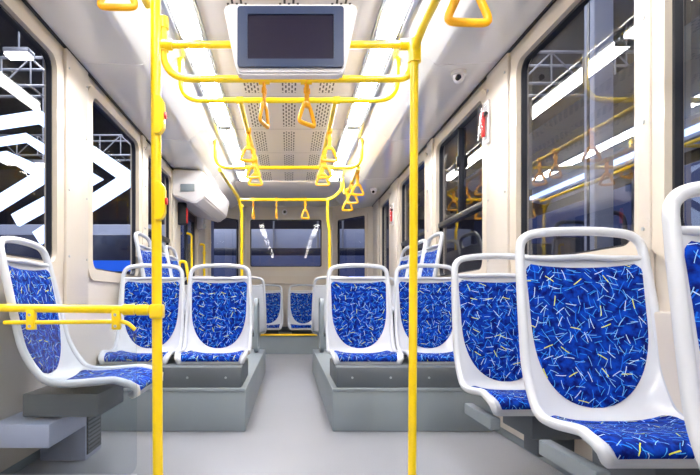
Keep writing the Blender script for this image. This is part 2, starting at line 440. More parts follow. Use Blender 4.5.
# left door with dark glass
bm = bmesh.new()
box(bm, -W-.05, -W-.005, DOOR[0], DOOR[0]+.06, .02, DOOR[3], .01); box(bm, -W-.05, -W-.005, DOOR[1]-.06, DOOR[1], .02, DOOR[3], .01)
box(bm, -W-.05, -W-.005, 6.67, 6.73, .02, DOOR[3], .01)
box(bm, -W-.05, -W-.005, DOOR[0], DOOR[1], .02, .12); box(bm, -W-.05, -W-.005, DOOR[0], DOOR[1], DOOR[3]-.08, DOOR[3])
dr = struct('door_1', bm, 'frameblk')
bm = bmesh.new(); box(bm, -W-.032, -W-.026, DOOR[0]+.05, DOOR[1]-.05, .1, DOOR[3]-.06); link('door_pane', bm, 'glass', dr)
bm = bmesh.new(); tube(bm, fillet([(-W+.0, 6.6, 1.6), (-W+.06, 6.6, 1.58), (-W+.06, 6.6, .9), (-W, 6.6, .88)], .03), .014); link('door_handle', bm, 'yellow', dr)

# ================================================================= ceiling lights
segs = [(-1.55, -.08), (.0, 1.55), (1.63, 3.15), (3.2, 4.72), (4.78, 6.25), (6.31, 6.85)]
for s in (-1, 1):
    for i, (a, b) in enumerate(segs):
        side = 'left' if s < 0 else 'right'
        where = ['behind the viewer', 'nearest the viewer', 'beside the monitor', 'between the hanging handrails', 'before the rear section', 'last short one at the rear'][i]
        t = thing('ceiling_light', 'long white lit ceiling light on the %s side, %s' % (side, where), 'ceiling light', (s*.566, (a+b)/2, ZC), 0, 'strip lights along the %s of the ceiling' % side)
        h = (b-a)/2
        bm = bmesh.new(); box(bm, -.052, .052, -h+.02, h-.02, -.030, .012, .010); link('diffuser', bm, 'light', t)
        bm = bmesh.new(); box(bm, -.056, .056, -h, -h+.02, -.034, .03, .003); box(bm, -.056, .056, h-.02, h, -.034, .03, .003)
        box(bm, -.060, -.053, -h, h, -.006, .03); box(bm, .053, .060, -h, h, -.006, .03); link('frame', bm, 'alu', t)

# ================================================================= passenger seat
PROF = [(-.392, .358), (-.407, .370), (-.408, .388), (-.388, .402), (-.32, .408), (-.20, .396), (-.105, .389), (-.042, .404), (-.007, .45), (.017, .54), (.040, .67), (.060, .78), (.077, .87), (.086, .920)]
PR = catmull([(0, y, z) for y, z in PROF], 6)
acc = [0.0]
for a, b in zip(PR[:-1], PR[1:]): acc.append(acc[-1]+(b-a).length)
LT = acc[-1]
def pr(t):
    t = max(0, min(LT, t)); i = 0
    while i < len(acc)-2 and acc[i+1] < t: i += 1
    k = (t-acc[i])/(acc[i+1]-acc[i]); p = PR[i].lerp(PR[i+1], k)
    q0 = PR[max(i-1, 0)]; q1 = PR[min(i+2, len(PR)-1)]; tg = (q1-q0).normalized()
    n = Vector((0, -tg.z, tg.y))   # towards the sitter
    return p, n
def t_at_z(z):
    for i in range(len(PR)-1, 0, -1):
        if PR[i].z >= z >= PR[i-1].z and PR[i].y > -.06: return acc[i-1]+(z-PR[i-1].z)/(PR[i].z-PR[i-1].z)*(acc[i]-acc[i-1])
def t_at_y(y):
    for i in range(1, len(PR)):
        if PR[i-1].y <= y <= PR[i].y and i > 10: return acc[i]
TW = [(0, .186), (.02, .197), (.05, .209), (.10, .217), (.25, .223), (.38, .2235), (.48, .2240), (.60, .2235), (.75, .220), (.88, .215), (LT, .211)]
def hw(t):
    for (a, wa), (b, wb) in zip(TW[:-1], TW[1:]):
        if t <= b: k = (t-a)/(b-a); return wa+(wb-wa)*k
    return TW[-1][1]
def surf(x, t):
    p, n = pr(t); w_ = hw(t); u = min(1, abs(x)/w_)
    c = .030 if t > .12 else .030*t/.12
    if t > .5: c = .030-.008*(t-.5)/.4
    c += .030*math.exp(-((t-.44)/.10)**2)
    return Vector((x, p.y, p.z))+n*(c*u**3.2), n
def seat_shell():
    bm = bmesh.new(); NU, NT = 20, 44; front = []; back = []
    for j in range(NT+1):
        t = LT*j/NT; rf = []; rb = []
        for i in range(NU+1):
            x = hw(t)*(2*i/NU-1); p, n = surf(x, t)
            rf.append(bm.verts.new(p)); rb.append(bm.verts.new(p-n*.012))
        front.append(rf); back.append(rb)
    for j in range(NT):
        for i in range(NU):
            bm.faces.new((front[j][i], front[j][i+1], front[j+1][i+1], front[j+1][i]))
            bm.faces.new((back[j][i], back[j+1][i], back[j+1][i+1], back[j][i+1]))
    # rolled rim around the outline continuing into the grab handle arch
    left, right = [], []
    N_ = 40
    for j in range(N_+1):
        t = LT*j/N_; w_ = hw(t); p, n = surf(w_, t); p = p-n*.008
        right.append(p); left.append(Vector((-p.x, p.y, p.z)))
    top = right[-1]
    yy = lambda z: top.y+(z-top.z)*.24
    arch = [(x, yy(z), z) for x, z in ((.209, .948), (.203, .972), (.188, .991), (.163, 1.003), (.115, 1.010), (.06, 1.014), (0, 1.015))]
    arch = arch+[(-x, y, z) for x, y, z in arch[-2::-1]]
    path = right+catmull(arch, 3)+left[::-1]
    path = [path[0]-Vector((.04, 0, 0))*k for k in ()] + path
    tube(bm, path, .0155, 10, closed=True)
    # top edge roll under the hand opening
    p, n = surf(0, LT)
    tube(bm, catmull([(x, top.y+.002, top.z-.002+(.004 if abs(x) < .1 else 0)) for x in (-.2, -.15, -.1, 0, .1, .15, .2)], 3), .010, 10)
    return bm
def cushion(kind):
    bm = bmesh.new(); uvl = bm.loops.layers.uv.new('UVMap'); NU, NV = 18, 26; g = []
    if kind == 'back': ta, tb = t_at_z(.430), t_at_z(.888)
    else: ta, tb = .030, t_at_y(-.075)
    L_ = tb-ta
    for j in range(NV+1):
        v = j/NV; v = .5-.5*math.cos(PI*v)
        v = v*.6+(j/NV)*.4
        if kind == 'back':
            e = .64
            h = .193*(1-(1-v/e)**2.4)**(1/2.2) if v < e else .193+.004*((v-e)/(1-e))
            if v > .94: h -= .022*((v-.94)/.06)**2
            h = max(h, .02)
        else:
            h = .176+.020*math.sqrt(min(1, v/.3)) if v < .3 else .196
            if v > .9: h -= .03*((v-.9)/.1)**2
        row = []
        for i in range(NU+1):
            u = math.sin(PI/2*(2*i/NU-1)); u = u*.5+(2*i/NU-1)*.5
            x = u*h; tt = ta+L_*v
            if kind == 'back': tt += .012*(x/.19)**2*(v**3)
            if kind == 'pan': tt += -.012*0
            p, n = surf(x, tt)
            eu = max(0, 1-abs(u)**8)**.5; ev = max(0, 1-abs(2*v-1)**14)**.5
            off = .0005+.013*min(eu, ev)
            row.append((bm.verts.new(p+n*off), (x, tt+(5 if kind == 'pan' else 0))))
        g.append(row)
    for j in range(NV):
        for i in range(NU):
            q = (g[j][i], g[j][i+1], g[j+1][i+1], g[j+1][i])
            f = bm.faces.new([a[0] for a in q])
            for lp, a in zip(f.loops, q): lp[uvl].uv = a[1]
    return bm
def bracket(kind):
    bm = bmesh.new()
    if kind == 'cantilever':     # dark cross box carried to the side wall
        box(bm, -.02, .30, -.32, -.02, .24, .366, .006)
        box(bm, .05, .30, -.22, -.08, .14, .25, .006)
    elif kind == 'side':
        box(bm, -.17, .17, -.26, .02, .27, .366, .006)
    elif kind == 'plinth':
        box(bm, -.16, .16, -.30, -.02, .363, .372, .002)
    elif kind == 'post':
        box(bm, -.16, .16, -.30, -.04, .342, .366, .004); box(bm, -.05, .05, -.22, -.10, .0, .355, .006); box(bm, -.12, .12, -.28, -.04, 0, .02, .004)
    return bm
def rail_bar():
    bm = bmesh.new(); box(bm, -.205, -.165, -.37, -.05, .290, .337, .004); return bm
seat_meshes = {}
def build_seat(label, loc, rz, kind, group):
    t = thing('passenger_seat', label, 'seat', loc, rz, group)
    if 'shell' not in seat_meshes:
        o1 = link('shell', seat_shell(), 'shell', t, angle=60); o2 = link('backrest_cushion', cushion('back'), 'fabric', t, recalc=False, angle=80); o3 = link('seat_cushion', cushion('pan'), 'fabric', t, recalc=False, angle=80)
        seat_meshes.update(shell=o1.data, backrest_cushion=o2.data, seat_cushion=o3.data)
    else:
        for n in ('shell', 'backrest_cushion', 'seat_cushion'):
            c = bpy.data.objects.new(n, seat_meshes[n]); COL.objects.link(c); c.parent = t
    key = 'mounting_bracket_'+kind
    if key not in seat_meshes:
        seat_meshes[key] = link('mounting_bracket', bracket(kind), 'dgrey', t).data
    else:
        c = bpy.data.objects.new('mounting_bracket', seat_meshes[key]); COL.objects.link(c); c.parent = t
    if kind == 'cantilever':
        if 'rail' not in seat_meshes: seat_meshes['rail'] = link('support_rail', rail_bar(), 'mgrey', t).data
        else:
            c = bpy.data.objects.new('support_rail', seat_meshes['rail']); COL.objects.link(c); c.parent = t
    return t
# pair facing the viewer on the wheel boxes
G1 = 'blue seats facing forward on the grey wheel boxes'
YA = 3.79   # seat origin depth of the first row (arch is 0.1 m behind)
build_seat('blue patterned seat on the left wheel box, beside the aisle, whole front in view', (-.495, YA, .01), 0, 'plinth', G1)
build_seat('blue patterned seat on the left wheel box, by the window, partly behind the yellow pole', (-.975, YA, .01), 0, 'plinth', G1)
build_seat('blue patterned seat on the right wheel box, beside the aisle', (.495, YA, .01), 0, 'plinth', G1)
build_seat('blue patterned seat on the right wheel box, window side, crossed by the right yellow pole', (.978, YA, .01), 0, 'plinth', G1)
# right hand single file
G2 = 'blue seats in single file along the right wall'
build_seat('large blue patterned seat at right, whole backrest in view below the large window', (.995, 1.76, -.005), 0, 'cantilever', G2)
build_seat('blue patterned seat at right partly hidden behind the large near seat', (1.0, 2.50, -.03), 0, 'cantilever', G2)
build_seat('blue patterned seat cut off by the right edge of the picture, nearest the viewer', (.965, .99, -.012), 0, 'cantilever', G2)
# sideways seat at near left
build_seat('blue patterned seat at near left turned sideways, behind the glass panel', (-1.08, 2.40, .02), PI/2, 'side', 'sideways blue seats').scale = (1.0, 1.13, 1.0)
# sideways seats on top of the wheel boxes
for s, nm in ((-1, 'left'), (1, 'right')):
    for i, yy in enumerate((4.24, 4.74, 5.24)):
        wh = ['nearest the viewer', 'the middle one of three', 'farthest of three'][i]
        build_seat('raised sideways blue seat against the %s windows, %s' % (nm, wh), (s*1.06, yy, .275), PI/2 if s < 0 else -PI/2, 'side', 'raised sideways seats against the %s windows' % nm)
# second row seen from behind
for s, nm in ((-1, 'left'), (1, 'right')):
    build_seat('seat turned to the rear, %s of the aisle, pale back shell showing beside the aisle' % nm, (s*.495, 6.12, .02), PI, 'post', 'seats turned to the rear behind the wheel boxes')
    build_seat('rear-facing seat at the %s windows, handle arch showing above the front row' % nm, (s*.978, 6.12, .02), PI, 'post', 'seats turned to the rear behind the wheel boxes')
# back bench row
for i, x in enumerate((-.81, -.325, .215, .70)):
    build_seat(['far rear blue seat, leftmost of the back row', 'small blue seat at the rear end, just left of the aisle centre', 'small blue seat at the rear end, just right of the aisle centre', 'far rear blue seat, rightmost of the back row'][i],
               (x, 8.2, .0), 0, 'side', 'back row of blue seats')

# ================================================================= wheel boxes and plinths
for s, nm in ((-1, 'left'), (1, 'right')):
    x0, x1 = sorted((s*.255, s*(W-.046)))
    t = thing('wheel_box', 'big grey metal wheel box on the floor under the %s rows of seats' % nm, 'wheel box', (0, 3.18, 0))
    bm = bmesh.new(); box(bm, x0, x1, 0, 2.66, 0, .25, .008); link('platform', bm, 'plat', t)
    xa, xb = sorted((s*.262, s*(W-.048)))
    bm = bmesh.new(); box(bm, x0+.004, x1-.004, -.006, .012, .236, .256, .003); link('top_edging', bm, 'mgrey', t)
    bm = bmesh.new(); xa, xb = sorted((s*.285, s*(W-.05))); box(bm, xa, xb, .06, .60, .251, .372, .004); pl = link('plinth', bm, 'dgrey', t)
    bm = bmesh.new()
    bm.free()
    for k in range(4):
        bm = bmesh.new(); cyl(bm, (s*(.38+k*.23), .058, .31), .007, .006, 'y', 10); link('bolt', bm, 'alu', pl)
    # stand carrying the raised sideways seats
    bm = bmesh.new(); xa, xb = sorted((s*.86, s*(W-.05))); box(bm, xa, xb, .82, 2.35, .251, .54, .006); link('seat_stand', bm, 'dgrey', t)
    # moulded grey side panel behind the front pair
    t2 = thing('side_guard', 'rounded grey guard panel beside the aisle behind the %s front pair' % nm, 'guard panel', (s*.33, 5.55, .25))
    bm = bmesh.new(); fn_ = lambda p, d: (d, p[0], p[1])
    ring(bm, rrect(-.17, .17, 0, .55, .09), rrect(-.13, .13, .04, .51, .07), -.018, .018, fn_); link('frame', bm, 'mgrey', t2)
    bm = bmesh.new(); prism(bm, rrect(-.14, .14, .03, .52, .07), -.006, .006, 'x'); link('panel', bm, 'mgrey', t2)

# ================================================================= yellow handrails
R_ = .0172
def clamp(bm, c, axis, r=.022, h=.045):
    cyl(bm, c, r, h, axis, 16)
def rail(name, label, pts, r=R_, fil=.10, clamps=(), group=None, cat='handrail'):
    bm = bmesh.new(); tube(bm, fillet(pts, fil, 8), r, 14)
    o = link(name, bm, 'yellow'); tag(o, label, cat, group)
    if clamps:
        for c, ax in clamps:
            bm = bmesh.new(); clamp(bm, c, ax)
            k = link('joint', bm, 'yellow', o)
    return o
PY = 2.16; K = PY/2.35
zr = CZ+1.12*K
# poles
def stop_box(parent, x, y, z):
    bm = bmesh.new()
    prism(bm, [(-.018, -.075), (.006, -.075), (.022, -.05), (.022, .05), (.006, .075), (-.018, .075)], -.02, .02)
    bmesh.ops.bevel(bm, geom=bm.edges[:], offset=.004, segments=2, affect='EDGES')
    bmesh.ops.translate(bm, verts=bm.verts[:], vec=(x, y-.02, z)); b = link('button_box', bm, 'yellow', parent)
    bm = bmesh.new(); cyl(bm, (x+.023, y-.02, z), .014, .012, 'x', 16); link('stop_button', bm, 'red', b)
bm = bmesh.new(); tube(bm, [(-.570*K, PY, 0), (-.576*K, PY, 1.0), (-.583*K, PY, ZC+.03)], .0205, 16)
LP = link('grab_pole', bm, 'yellow'); tag(LP, 'thick vertical yellow pole left of the aisle carrying red stop buttons', 'pole')
stop_box(LP, -.56*K, PY, CZ+.80*K); stop_box(LP, -.556*K, PY, CZ+.43*K)
bm = bmesh.new(); cyl(bm, (-.57*K, PY, .006), .04, .010, 'z', 20); link('floor_flange', bm, 'yellow', LP)
bm = bmesh.new(); box(bm, -.603*K, -.545*K, PY-.032, PY+.03, CZ-.07, CZ-.012, .01, 3); link('joint', bm, 'yellow', LP)
bm = bmesh.new(); tube(bm, fillet([(.535*K, PY, 0), (.542*K, PY, 1.0), (.545*K, PY, zr-.02), (.556*K, PY-.10, zr+.02), (.556*K, YF+.05, zr+.02)], .05, 8), .0165, 14)
RP = link('grab_pole', bm, 'yellow'); tag(RP, 'slim vertical yellow pole right of the aisle bending into a rail overhead', 'pole')
bm = bmesh.new(); cyl(bm, (.535*K, PY, .006), .035, .010, 'z', 20); link('floor_flange', bm, 'yellow', RP)
bm = bmesh.new(); cyl(bm, (.546*K, PY, zr-.03), .026, .09, 'z', 16); link('joint', bm, 'yellow', RP)
# left overhead rail toward the viewer
rail('overhead_rail', 'yellow overhead rail at the upper left running past the viewer', [(-.59, PY+.1, zr+.21), (-.59, YF+.05, zr+.21)])
# straight cross bar and first bow
rail('cross_rail', 'straight yellow cross bar passing behind the ceiling monitor', [(-.552*K, PY+.01, zr), (.53*K, PY+.01, zr)], r=.0145, clamps=(((-.535*K, PY+.01, zr), 'x'), ((.51*K, PY+.01, zr), 'x')))
zb1 = CZ+.975*K
rail('curved_rail', 'curved yellow rail directly under the monitor, nearest of the bows', [(-.552*K, PY+.02, CZ+1.235*K), (-.552*K, PY+.02, zb1), (.536*K, PY+.02, zb1), (.536*K, PY+.02, zr-.02)], fil=.14, r=.0145,
     clamps=(((-.552*K, PY+.02, CZ+1.22*K), 'z'), ((-.552*K, PY+.02, zr), 'z'), ((-.10, PY+.02, zb1), 'x'), ((.07, PY+.02, zb1), 'x')))
# ceiling bows further back
Y2, Y3, Y4 = F/158, F/105, F/81
z2 = CZ+1.27
rail('curved_rail', 'curved yellow rail second from the viewer, hung from the ceiling', [(-.685, Y2, ZC-.01), (-.685, Y2, z2), (.685, Y2, z2), (.685, Y2, ZC-.01)], fil=.17,
     clamps=(((-.685, Y2, ZC-.04), 'z'), ((.685, Y2, ZC-.04), 'z'), ((-.31, Y2, z2), 'x'), ((.30, Y2, z2), 'x')))
rail('curved_rail', 'curved yellow rail third from the viewer, ending the twin overhead rails', [(-.70, Y3, ZC-.01), (-.70, Y3, z2), (.69, Y3, z2), (.69, Y3, ZC-.01)], fil=.2,
     clamps=(((-.70, Y3, ZC-.04), 'z'), ((.69, Y3, ZC-.04), 'z'), ((-.30, Y3, z2), 'x'), ((.30, Y3, z2), 'x')))
rail('overhead_rail', 'yellow lengthwise rail under the slotted ceiling, left one with handles', [(-.31, Y2, z2), (-.30, Y3, z2)])
rail('overhead_rail', 'yellow lengthwise rail under the slotted ceiling, right one with handles', [(.295, Y2, z2), (.30, Y3, z2)])
# rear frame
rail('grab_pole', 'yellow rear pole left of the aisle bending forward into a ceiling rail', [(-.66, Y3, z2-.02), (-.615, Y4-.1, z2-.02), (-.585, Y4, z2-.16), (-.585, Y4, 0)], fil=.08, cat='pole', r=.019,
     clamps=(((-.585, Y4, z2-.10), 'z'), ((-.585, Y4, CZ+.42), 'z')))
rail('overhead_rail', 'yellow rail at the rear right sloping forward with bunched handles', [(.66, Y3, z2-.0), (.69, Y4-.3, z2), (.68, Y4, z2+.05), (.66, Y4, ZC-.02)], fil=.1)
rail('cross_rail', 'rearmost yellow cross bar with three small hanging handles', [(-.60, Y4, z2-.02), (.52, Y4, z2-.02), (.655, Y4, z2+.1), (.66, Y4, ZC-.02)], fil=.14, r=.018)
rail('grab_pole', 'yellow rear pole right of the aisle below the cross bar', [(.475, Y4, z2-.02), (.475, Y4, z2-.25), (.50, Y4, z2-.4), (.50, Y4, 0)], fil=.1, cat='pole', r=.018,
     clamps=(((.475, Y4, z2-.02), 'x'),))
rail('handrail', 'low yellow rail between the rear pole and the left door post', [(-.585, Y4, CZ+.26), (-1.0, Y4, CZ+.26), (-1.16, Y4, CZ+.26), (-1.16, Y4, .0)], fil=.08)
rail('handrail', 'short upright yellow handrail on the cream post at the left door', [(-1.235, 7.45, CZ+.78), (-1.17, 7.45, CZ+.78), (-1.17, 7.45, CZ+.10), (-1.235, 7.45, CZ+.10)], fil=.05,
     clamps=(((-1.17, 7.45, CZ+.66), 'z'),))
rail('handrail', 'yellow hooped handrail in front of the left door', [(-1.17, 5.75, .24), (-1.17, 5.75, CZ+.42), (-1.10, 5.75, CZ+.42), (-1.05, 5.75, CZ+.1), (-1.05, 5.75, .24)], fil=.06)

# glass partition at near left
t = thing('glass_partition', 'clear glass partition below the yellow rail at near left', 'partition', (-.86, PY, 0))
bm = bmesh.new(); prism(bm, rrect(-.34, .25, .07, CZ-.085, .05), -.005, .005); link('glass_pane', bm, 'pglass', t)
bm = bmesh.new(); tube(bm, fillet([(-.28, -.0, CZ-.086), (.21, 0, CZ-.083), (.245, 0, CZ-.115)], .03), .0085, 10); link('edge_trim', bm, 'yellow', t)
for x in (-.17, .17):
    bm = bmesh.new(); box(bm, x-.017, x+.017, -.016, .016, CZ-.115, CZ-.03, .006); c = link('clip', bm, 'yellow', t)
    bm = bmesh.new(); cyl(bm, (x, -.018, CZ-.055), .006, .006, 'y', 12); cyl(bm, (x, -.018, CZ-.1), .006, .006, 'y', 12); link('screw', bm, 'alu', c)
bm = bmesh.new(); box(bm, -.34, .25, -.015, .015, 0.0, .075, .004); link('bottom_channel', bm, 'alu', t)
rail('handrail', 'horizontal yellow rail from the left pole to the wall above glass', [(-1.245, PY, CZ-.026), (-.53, PY, CZ-.036)], r=.0165, clamps=(((-.585, PY, CZ-.036), 'x'), ((-.64, PY, CZ-.035), 'x')))

# heater box under the sideways seat
t = thing('heater_box', 'pale metal heater box on the floor under the near left seat', 'heater', (-1.085, 2.60, 0))
bm = bmesh.new(); box(bm, -.115, .105, 0, .22, .0, .33, .006); link('casing', bm, 'palepanel', t)
bm = bmesh.new()
for k in range(14): box(bm, .104, .112, .02, .20, .03+k*.02, .04+k*.02)
link('grille', bm, 'dgrey', t)
bm = bmesh.new(); box(bm, .104, .108, .015, .205, .025, .31); link('grille_backing', bm, 'black', t)
t = thing('service_cover', 'pale box below the near left seat, toned like reflections in the glass', 'cover', (-1.06, 2.36, 0))
bm = bmesh.new(); box(bm, -.14, .10, -.2, .2, .18, .276, .006); link('casing', bm, 'palepanel', t)  # pale colour imitates the reflections in the glass partition

# ================================================================= hanging grab handles
def handle_proto():
    t = thing('grab_handle', 'x', 'grab handle')
    bm = bmesh.new(); tube(bm, [(0.012*math.cos(a), 0, .024*math.sin(a)-.0) for a in [0]] or [], .01) if False else None
    # strap: loop around the rail and a band down
    bm = bmesh.new()
    cyl(bm, (0, 0, 0), .024, .034, 'x', 18)
    box(bm, -.014, .014, -.005, .005, -.135, -.018, .002)
    box(bm, -.017, .017, -.009, .009, -.075, -.045, .003)
    link('strap', bm, 'strap', t)
    bm = bmesh.new()
    tri = [(0, 0, -.125), (.022, 0, -.135), (.045, 0, -.18), (.058, 0, -.212), (.05, 0, -.226), (0, 0, -.228), (-.05, 0, -.226), (-.058, 0, -.212), (-.045, 0, -.18), (-.022, 0, -.135)]
    tube(bm, catmull(tri, 4, True), .0085, 10, closed=True, ry=.0125, up=(0, 1, 0)); 
    box(bm, -.02, .02, -.011, .011, -.145, -.118, .005)
    link('handle', bm, 'handle', t)
    return t
proto = None
def grab(label, loc, rz, group, sc=1.0, tilt=0):
    global proto
    if proto is None: proto = handle_proto(); o = proto
    else: o = copy_tree(proto)
    o.location = loc; o.rotation_euler = (tilt, 0, rz); o.scale = (sc, sc, sc)
    o['label'] = label; o['group'] = group
    return o
# the loop axis (x local) follows the rail: rz=0 for a cross bar, 90 deg for a lengthwise rail
G3 = 'grab handles under the monitor'
grab('yellow grab handle under the monitor seen edge on, left of the pair', (-.10, PY+.02, zb1), math.radians(72), G3, .80)
grab('yellow grab handle under the monitor turned half sideways, right of the pair', (.072, PY+.02, zb1), math.radians(48), G3, .80)
G4 = 'grab handles on the twin overhead rails'
for s, nm in ((-1, 'left'), (1, 'right')):
    for i, (px_s, a) in enumerate(((134, 10), (118, -14), (111, 8))):
        grab('yellow triangular grab handle on the %s overhead rail, %s' % (nm, ['nearest of its three', 'middle of its three', 'farthest of its three'][i]),
             (s*.302, F/px_s, z2), math.radians(a), G4, .98)
G5 = 'small grab handles on the rearmost cross bar'
for i, (x, a) in enumerate(((-.44, 80), (-.155, 84), (.20, 40))):
    grab('small yellow handle on the rearmost cross bar, %s' % ['leftmost', 'the middle one', 'rightmost'][i], (x, Y4, z2-.02), math.radians(a), G5)
G6 = 'bunched grab handles at the rear right'
for i, yy in enumerate((5.3, 5.75, 6.2)):
    grab('yellow grab handle in the bunch at the rear right, %s' % ['nearest', 'middle', 'farthest'][i], (.672, yy, z2), math.radians((8, -10, 12)[i]), G6)
grab('large yellow grab handle at the top right beside the pole', (.556*K+.02, 1.60, zr+.03), math.radians(4), 'large grab handles near the viewer', 1.03)
grab('yellow grab handle cut by the top edge at upper left', (-.59, 1.86, zr+.21), math.radians(2), 'large grab handles near the viewer', 1.0)

# ================================================================= monitor
t = thing('ceiling_monitor', 'switched off flat monitor in a pale housing hung on the cross bar', 'monitor', (.006, 2.05, CZ+.998)); t.scale = (.90, .9, .9)
bm = bmesh.new()
o_ = [(-.277, .135), (.277, .135), (.215, -.16), (-.215, -.16)]
a = [Vector((x, -.02, z)) for x, z in o_]; 
prism(bm, [(-.215, -.157), (.215, -.157), (.228, -.145), (.283, .125), (.272, .140), (-.272, .140), (-.283, .125), (-.228, -.145)], -.012, .05)
bmesh.ops.bevel(bm, geom=bm.edges[:], offset=.01, segments=3, affect='EDGES')
link('housing', bm, 'mwhite', t)
bm = bmesh.new(); ring(bm, rrect(-.222, .222, -.131, .122, .012), rrect(-.180, .180, -.098, .088, .006), -.026, -.010, lambda p, d: (p[0], d, p[1])); link('bezel', bm, 'bezel', t)
bm = bmesh.new(); box(bm, -.184, .184, -.020, -.008, -.102, .092); link('screen', bm, 'screen', t)
bm = bmesh.new(); box(bm, -.06, .06, .04, .13, -.03, .07, .006); link('wall_bracket', bm, 'alu', t)

# ================================================================= small fittings
def dome_cam(label, loc, rot=(0, 0, 0)):
    t = thing('security_camera', label, 'camera', loc); t.rotation_euler = rot
    bm = bmesh.new(); cyl(bm, (0, 0, -.006), .045, .026, 'z', 24); link('base', bm, 'mwhite', t)
    bm = bmesh.new(); bmesh.ops.create_uvsphere(bm, u_segments=20, v_segments=12, radius=.036, matrix=Matrix.Translation((0, 0, -.03))); d = link('dome', bm, 'mwhite', t)
    bm = bmesh.new(); cyl(bm, (-.012, -.030, -.042), .016, .02, 'y', 18); link('lens', bm, 'lens', d)
dome_cam('white dome security camera on the right cove above the windows', (1.04, 3.31, CZ+1.40))
dome_cam('white dome security camera at the rear right below the cove', (1.06, 6.75, CZ+1.40))
t = thing('security_camera', 'small round dark camera above the rear window', 'camera', (-.07, YR-.01, CZ+1.44))
bm = bmesh.new(); cyl(bm, (0, 0, 0), .045, .03, 'y', 20); link('housing', bm, 'mwhite', t)
bm = bmesh.new(); cyl(bm, (0, -.018, 0), .024, .012, 'y', 18); link('lens', bm, 'lens', t)
def hammer(label, x, y, z, s):
    t = thing('emergency_hammer', label, 'hammer', (x, y, z))
    e = -s
    bm = bmesh.new(); box(bm, min(0, e*.012), max(0, e*.012), -.045, .045, -.13, .13, .004); link('holder', bm, 'mwhite', t)
    bm = bmesh.new(); box(bm, min(e*.014, e*.036), max(e*.014, e*.036), -.012, .012, -.085, .06, .004); box(bm, min(e*.012, e*.038), max(e*.012, e*.038), -.035, .03, .035, .06, .004); link('hammer', bm, 'red', t)
    bm = bmesh.new(); cyl(bm, (e*.025, -.035, .045), .012, .03, 'y', 12); link('hammer_head', bm, 'black', t)
    bm = bmesh.new(); box(bm, min(e*.012, e*.05), max(e*.012, e*.05), -.04, .04, -.11, .11, .008); link('clear_cover', bm, 'clear', t)
hammer('red emergency hammer in a clear holder on the right post', W-.024, 3.34, CZ+1.10, 1)
hammer('small red emergency hammer far back on the right post', W-.024, 6.35, CZ+1.02, 1)
# ticket validator at left
t = thing('ticket_validator', 'black box with a red edge on the left post by the door', 'ticket reader', (-1.18, 6.0, CZ+.99)); t.scale = (.85, .85, .85)
bm = bmesh.new(); box(bm, -.07, .05, -.04, .04, -.17, .12, .012); link('casing', bm, 'black', t)
bm = bmesh.new(); box(bm, .05, .062, -.035, .035, -.15, .05, .004); link('red_panel', bm, 'red', t)
t = thing('wall_lamp', 'small pale glassy lamp on the door post at left', 'lamp', (-1.2, 7.25, CZ+1.10))
bm = bmesh.new(); box(bm, -.03, .045, -.05, .05, -.14, .10, .012); link('casing', bm, 'mwhite', t)
bm = bmesh.new(); cyl(bm, (.05, -.0, -.1), .03, .06, 'z', 14); link('cap', bm, 'alu', t)
# housing over the left door
t = thing('door_gear_housing', 'white faceted housing above the left door', 'housing', (0, 5.72, 0))
bm = bmesh.new()
prism(bm, [(-W+.01, CZ+1.399), (-.93, CZ+1.39), (-.86, CZ+1.30), (-.90, CZ+1.10), (-1.0, CZ+1.03), (-W+.01, CZ+1.12)], 0, 1.4)
for v in bm.verts:
    if v.co.y > 1: v.co.x = v.co.x+(.08 if v.co.x > -1.1 else 0)
bmesh.ops.bevel(bm, geom=bm.edges[:], offset=.015, segments=3, affect='EDGES')
link('cover', bm, 'mwhite', t)
bm = bmesh.new(); box(bm, -1.15, -1.0, -.012, .004, CZ+1.16, CZ+1.24, .006); link('vent', bm, 'mgrey', t)
bm = bmesh.new(); cyl(bm, (-.885, .45, CZ+1.21), .03, .03, 'x', 18); link('knob', bm, 'alu', t)
# rear right speaker bar / rear header shelf
bm = bmesh.new(); box(bm, -.5, .5, 8.50, 8.69, .285, .36, .006); tag(link('floor_locker', bm, 'dgrey'), 'low dark locker under the back row seats', 'locker')

# ================================================================= exhibition hall outside
bm = bmesh.new(); box(bm, -26, 26, -14, 34, -.45, -.35); o = struct('floor', bm, 'hallfloor'); o.name = 'floor_hall'
bm = bmesh.new(); box(bm, -26, 26, 33.8, 34, -.35, 9); o = struct('wall_hall_far', bm, 'hallwall')
bm = bmesh.new(); box(bm, -26, -25.8, -14, 34, -.35, 9); struct('wall_hall_left', bm, 'hallwall')
bm = bmesh.new(); box(bm, 25.8, 26, -14, 34, -.35, 9); struct('wall_hall_right', bm, 'hallwall')
bm = bmesh.new(); box(bm, -26, 26, -14, 34, 9, 9.1); o = struct('ceiling', bm, 'hallroof'); o.name = 'ceiling_hall'

def pix(u, v, y):  # a point the photo shows at (u, v), standing y metres ahead
    s = F/y; return ((u-289)/s, y, CZ+(301-v)/s)
# roof trusses
def truss(label, x0, x1, y, z, h=.6, n=14):
    bm = bmesh.new()
    for dz in (0, h): 
        for dy in (0, h): tube(bm, [(x0, y+dy, z+dz), (x1, y+dy, z+dz)], .035, 8)
    d = (x1-x0)/n
    for k in range(n):
        a, b = x0+k*d, x0+(k+1)*d
        tube(bm, [(a, y, z if k % 2 else z+h), (b, y, z+h if k % 2 else z)], .02, 6)
        tube(bm, [(a, y, z), (a, y+h, z)], .02, 6); tube(bm, [(a, y, z if k % 2 else z+h), (a, y, z+h if k % 2 else z)], .02, 6)
    tag(link('roof_truss', bm, 'truss'), label, 'truss', 'roof trusses of the hall')
truss('metal roof truss of the hall seen through the near left window', -18, -3, 11.5, 5.35, .6, 24)
truss('metal roof truss further down the hall on the left', -22, -3, 19, 5.9, .7, 26)
truss('metal roof truss of the hall over the right side', 3, 20, 12, 5.6, .7, 24)
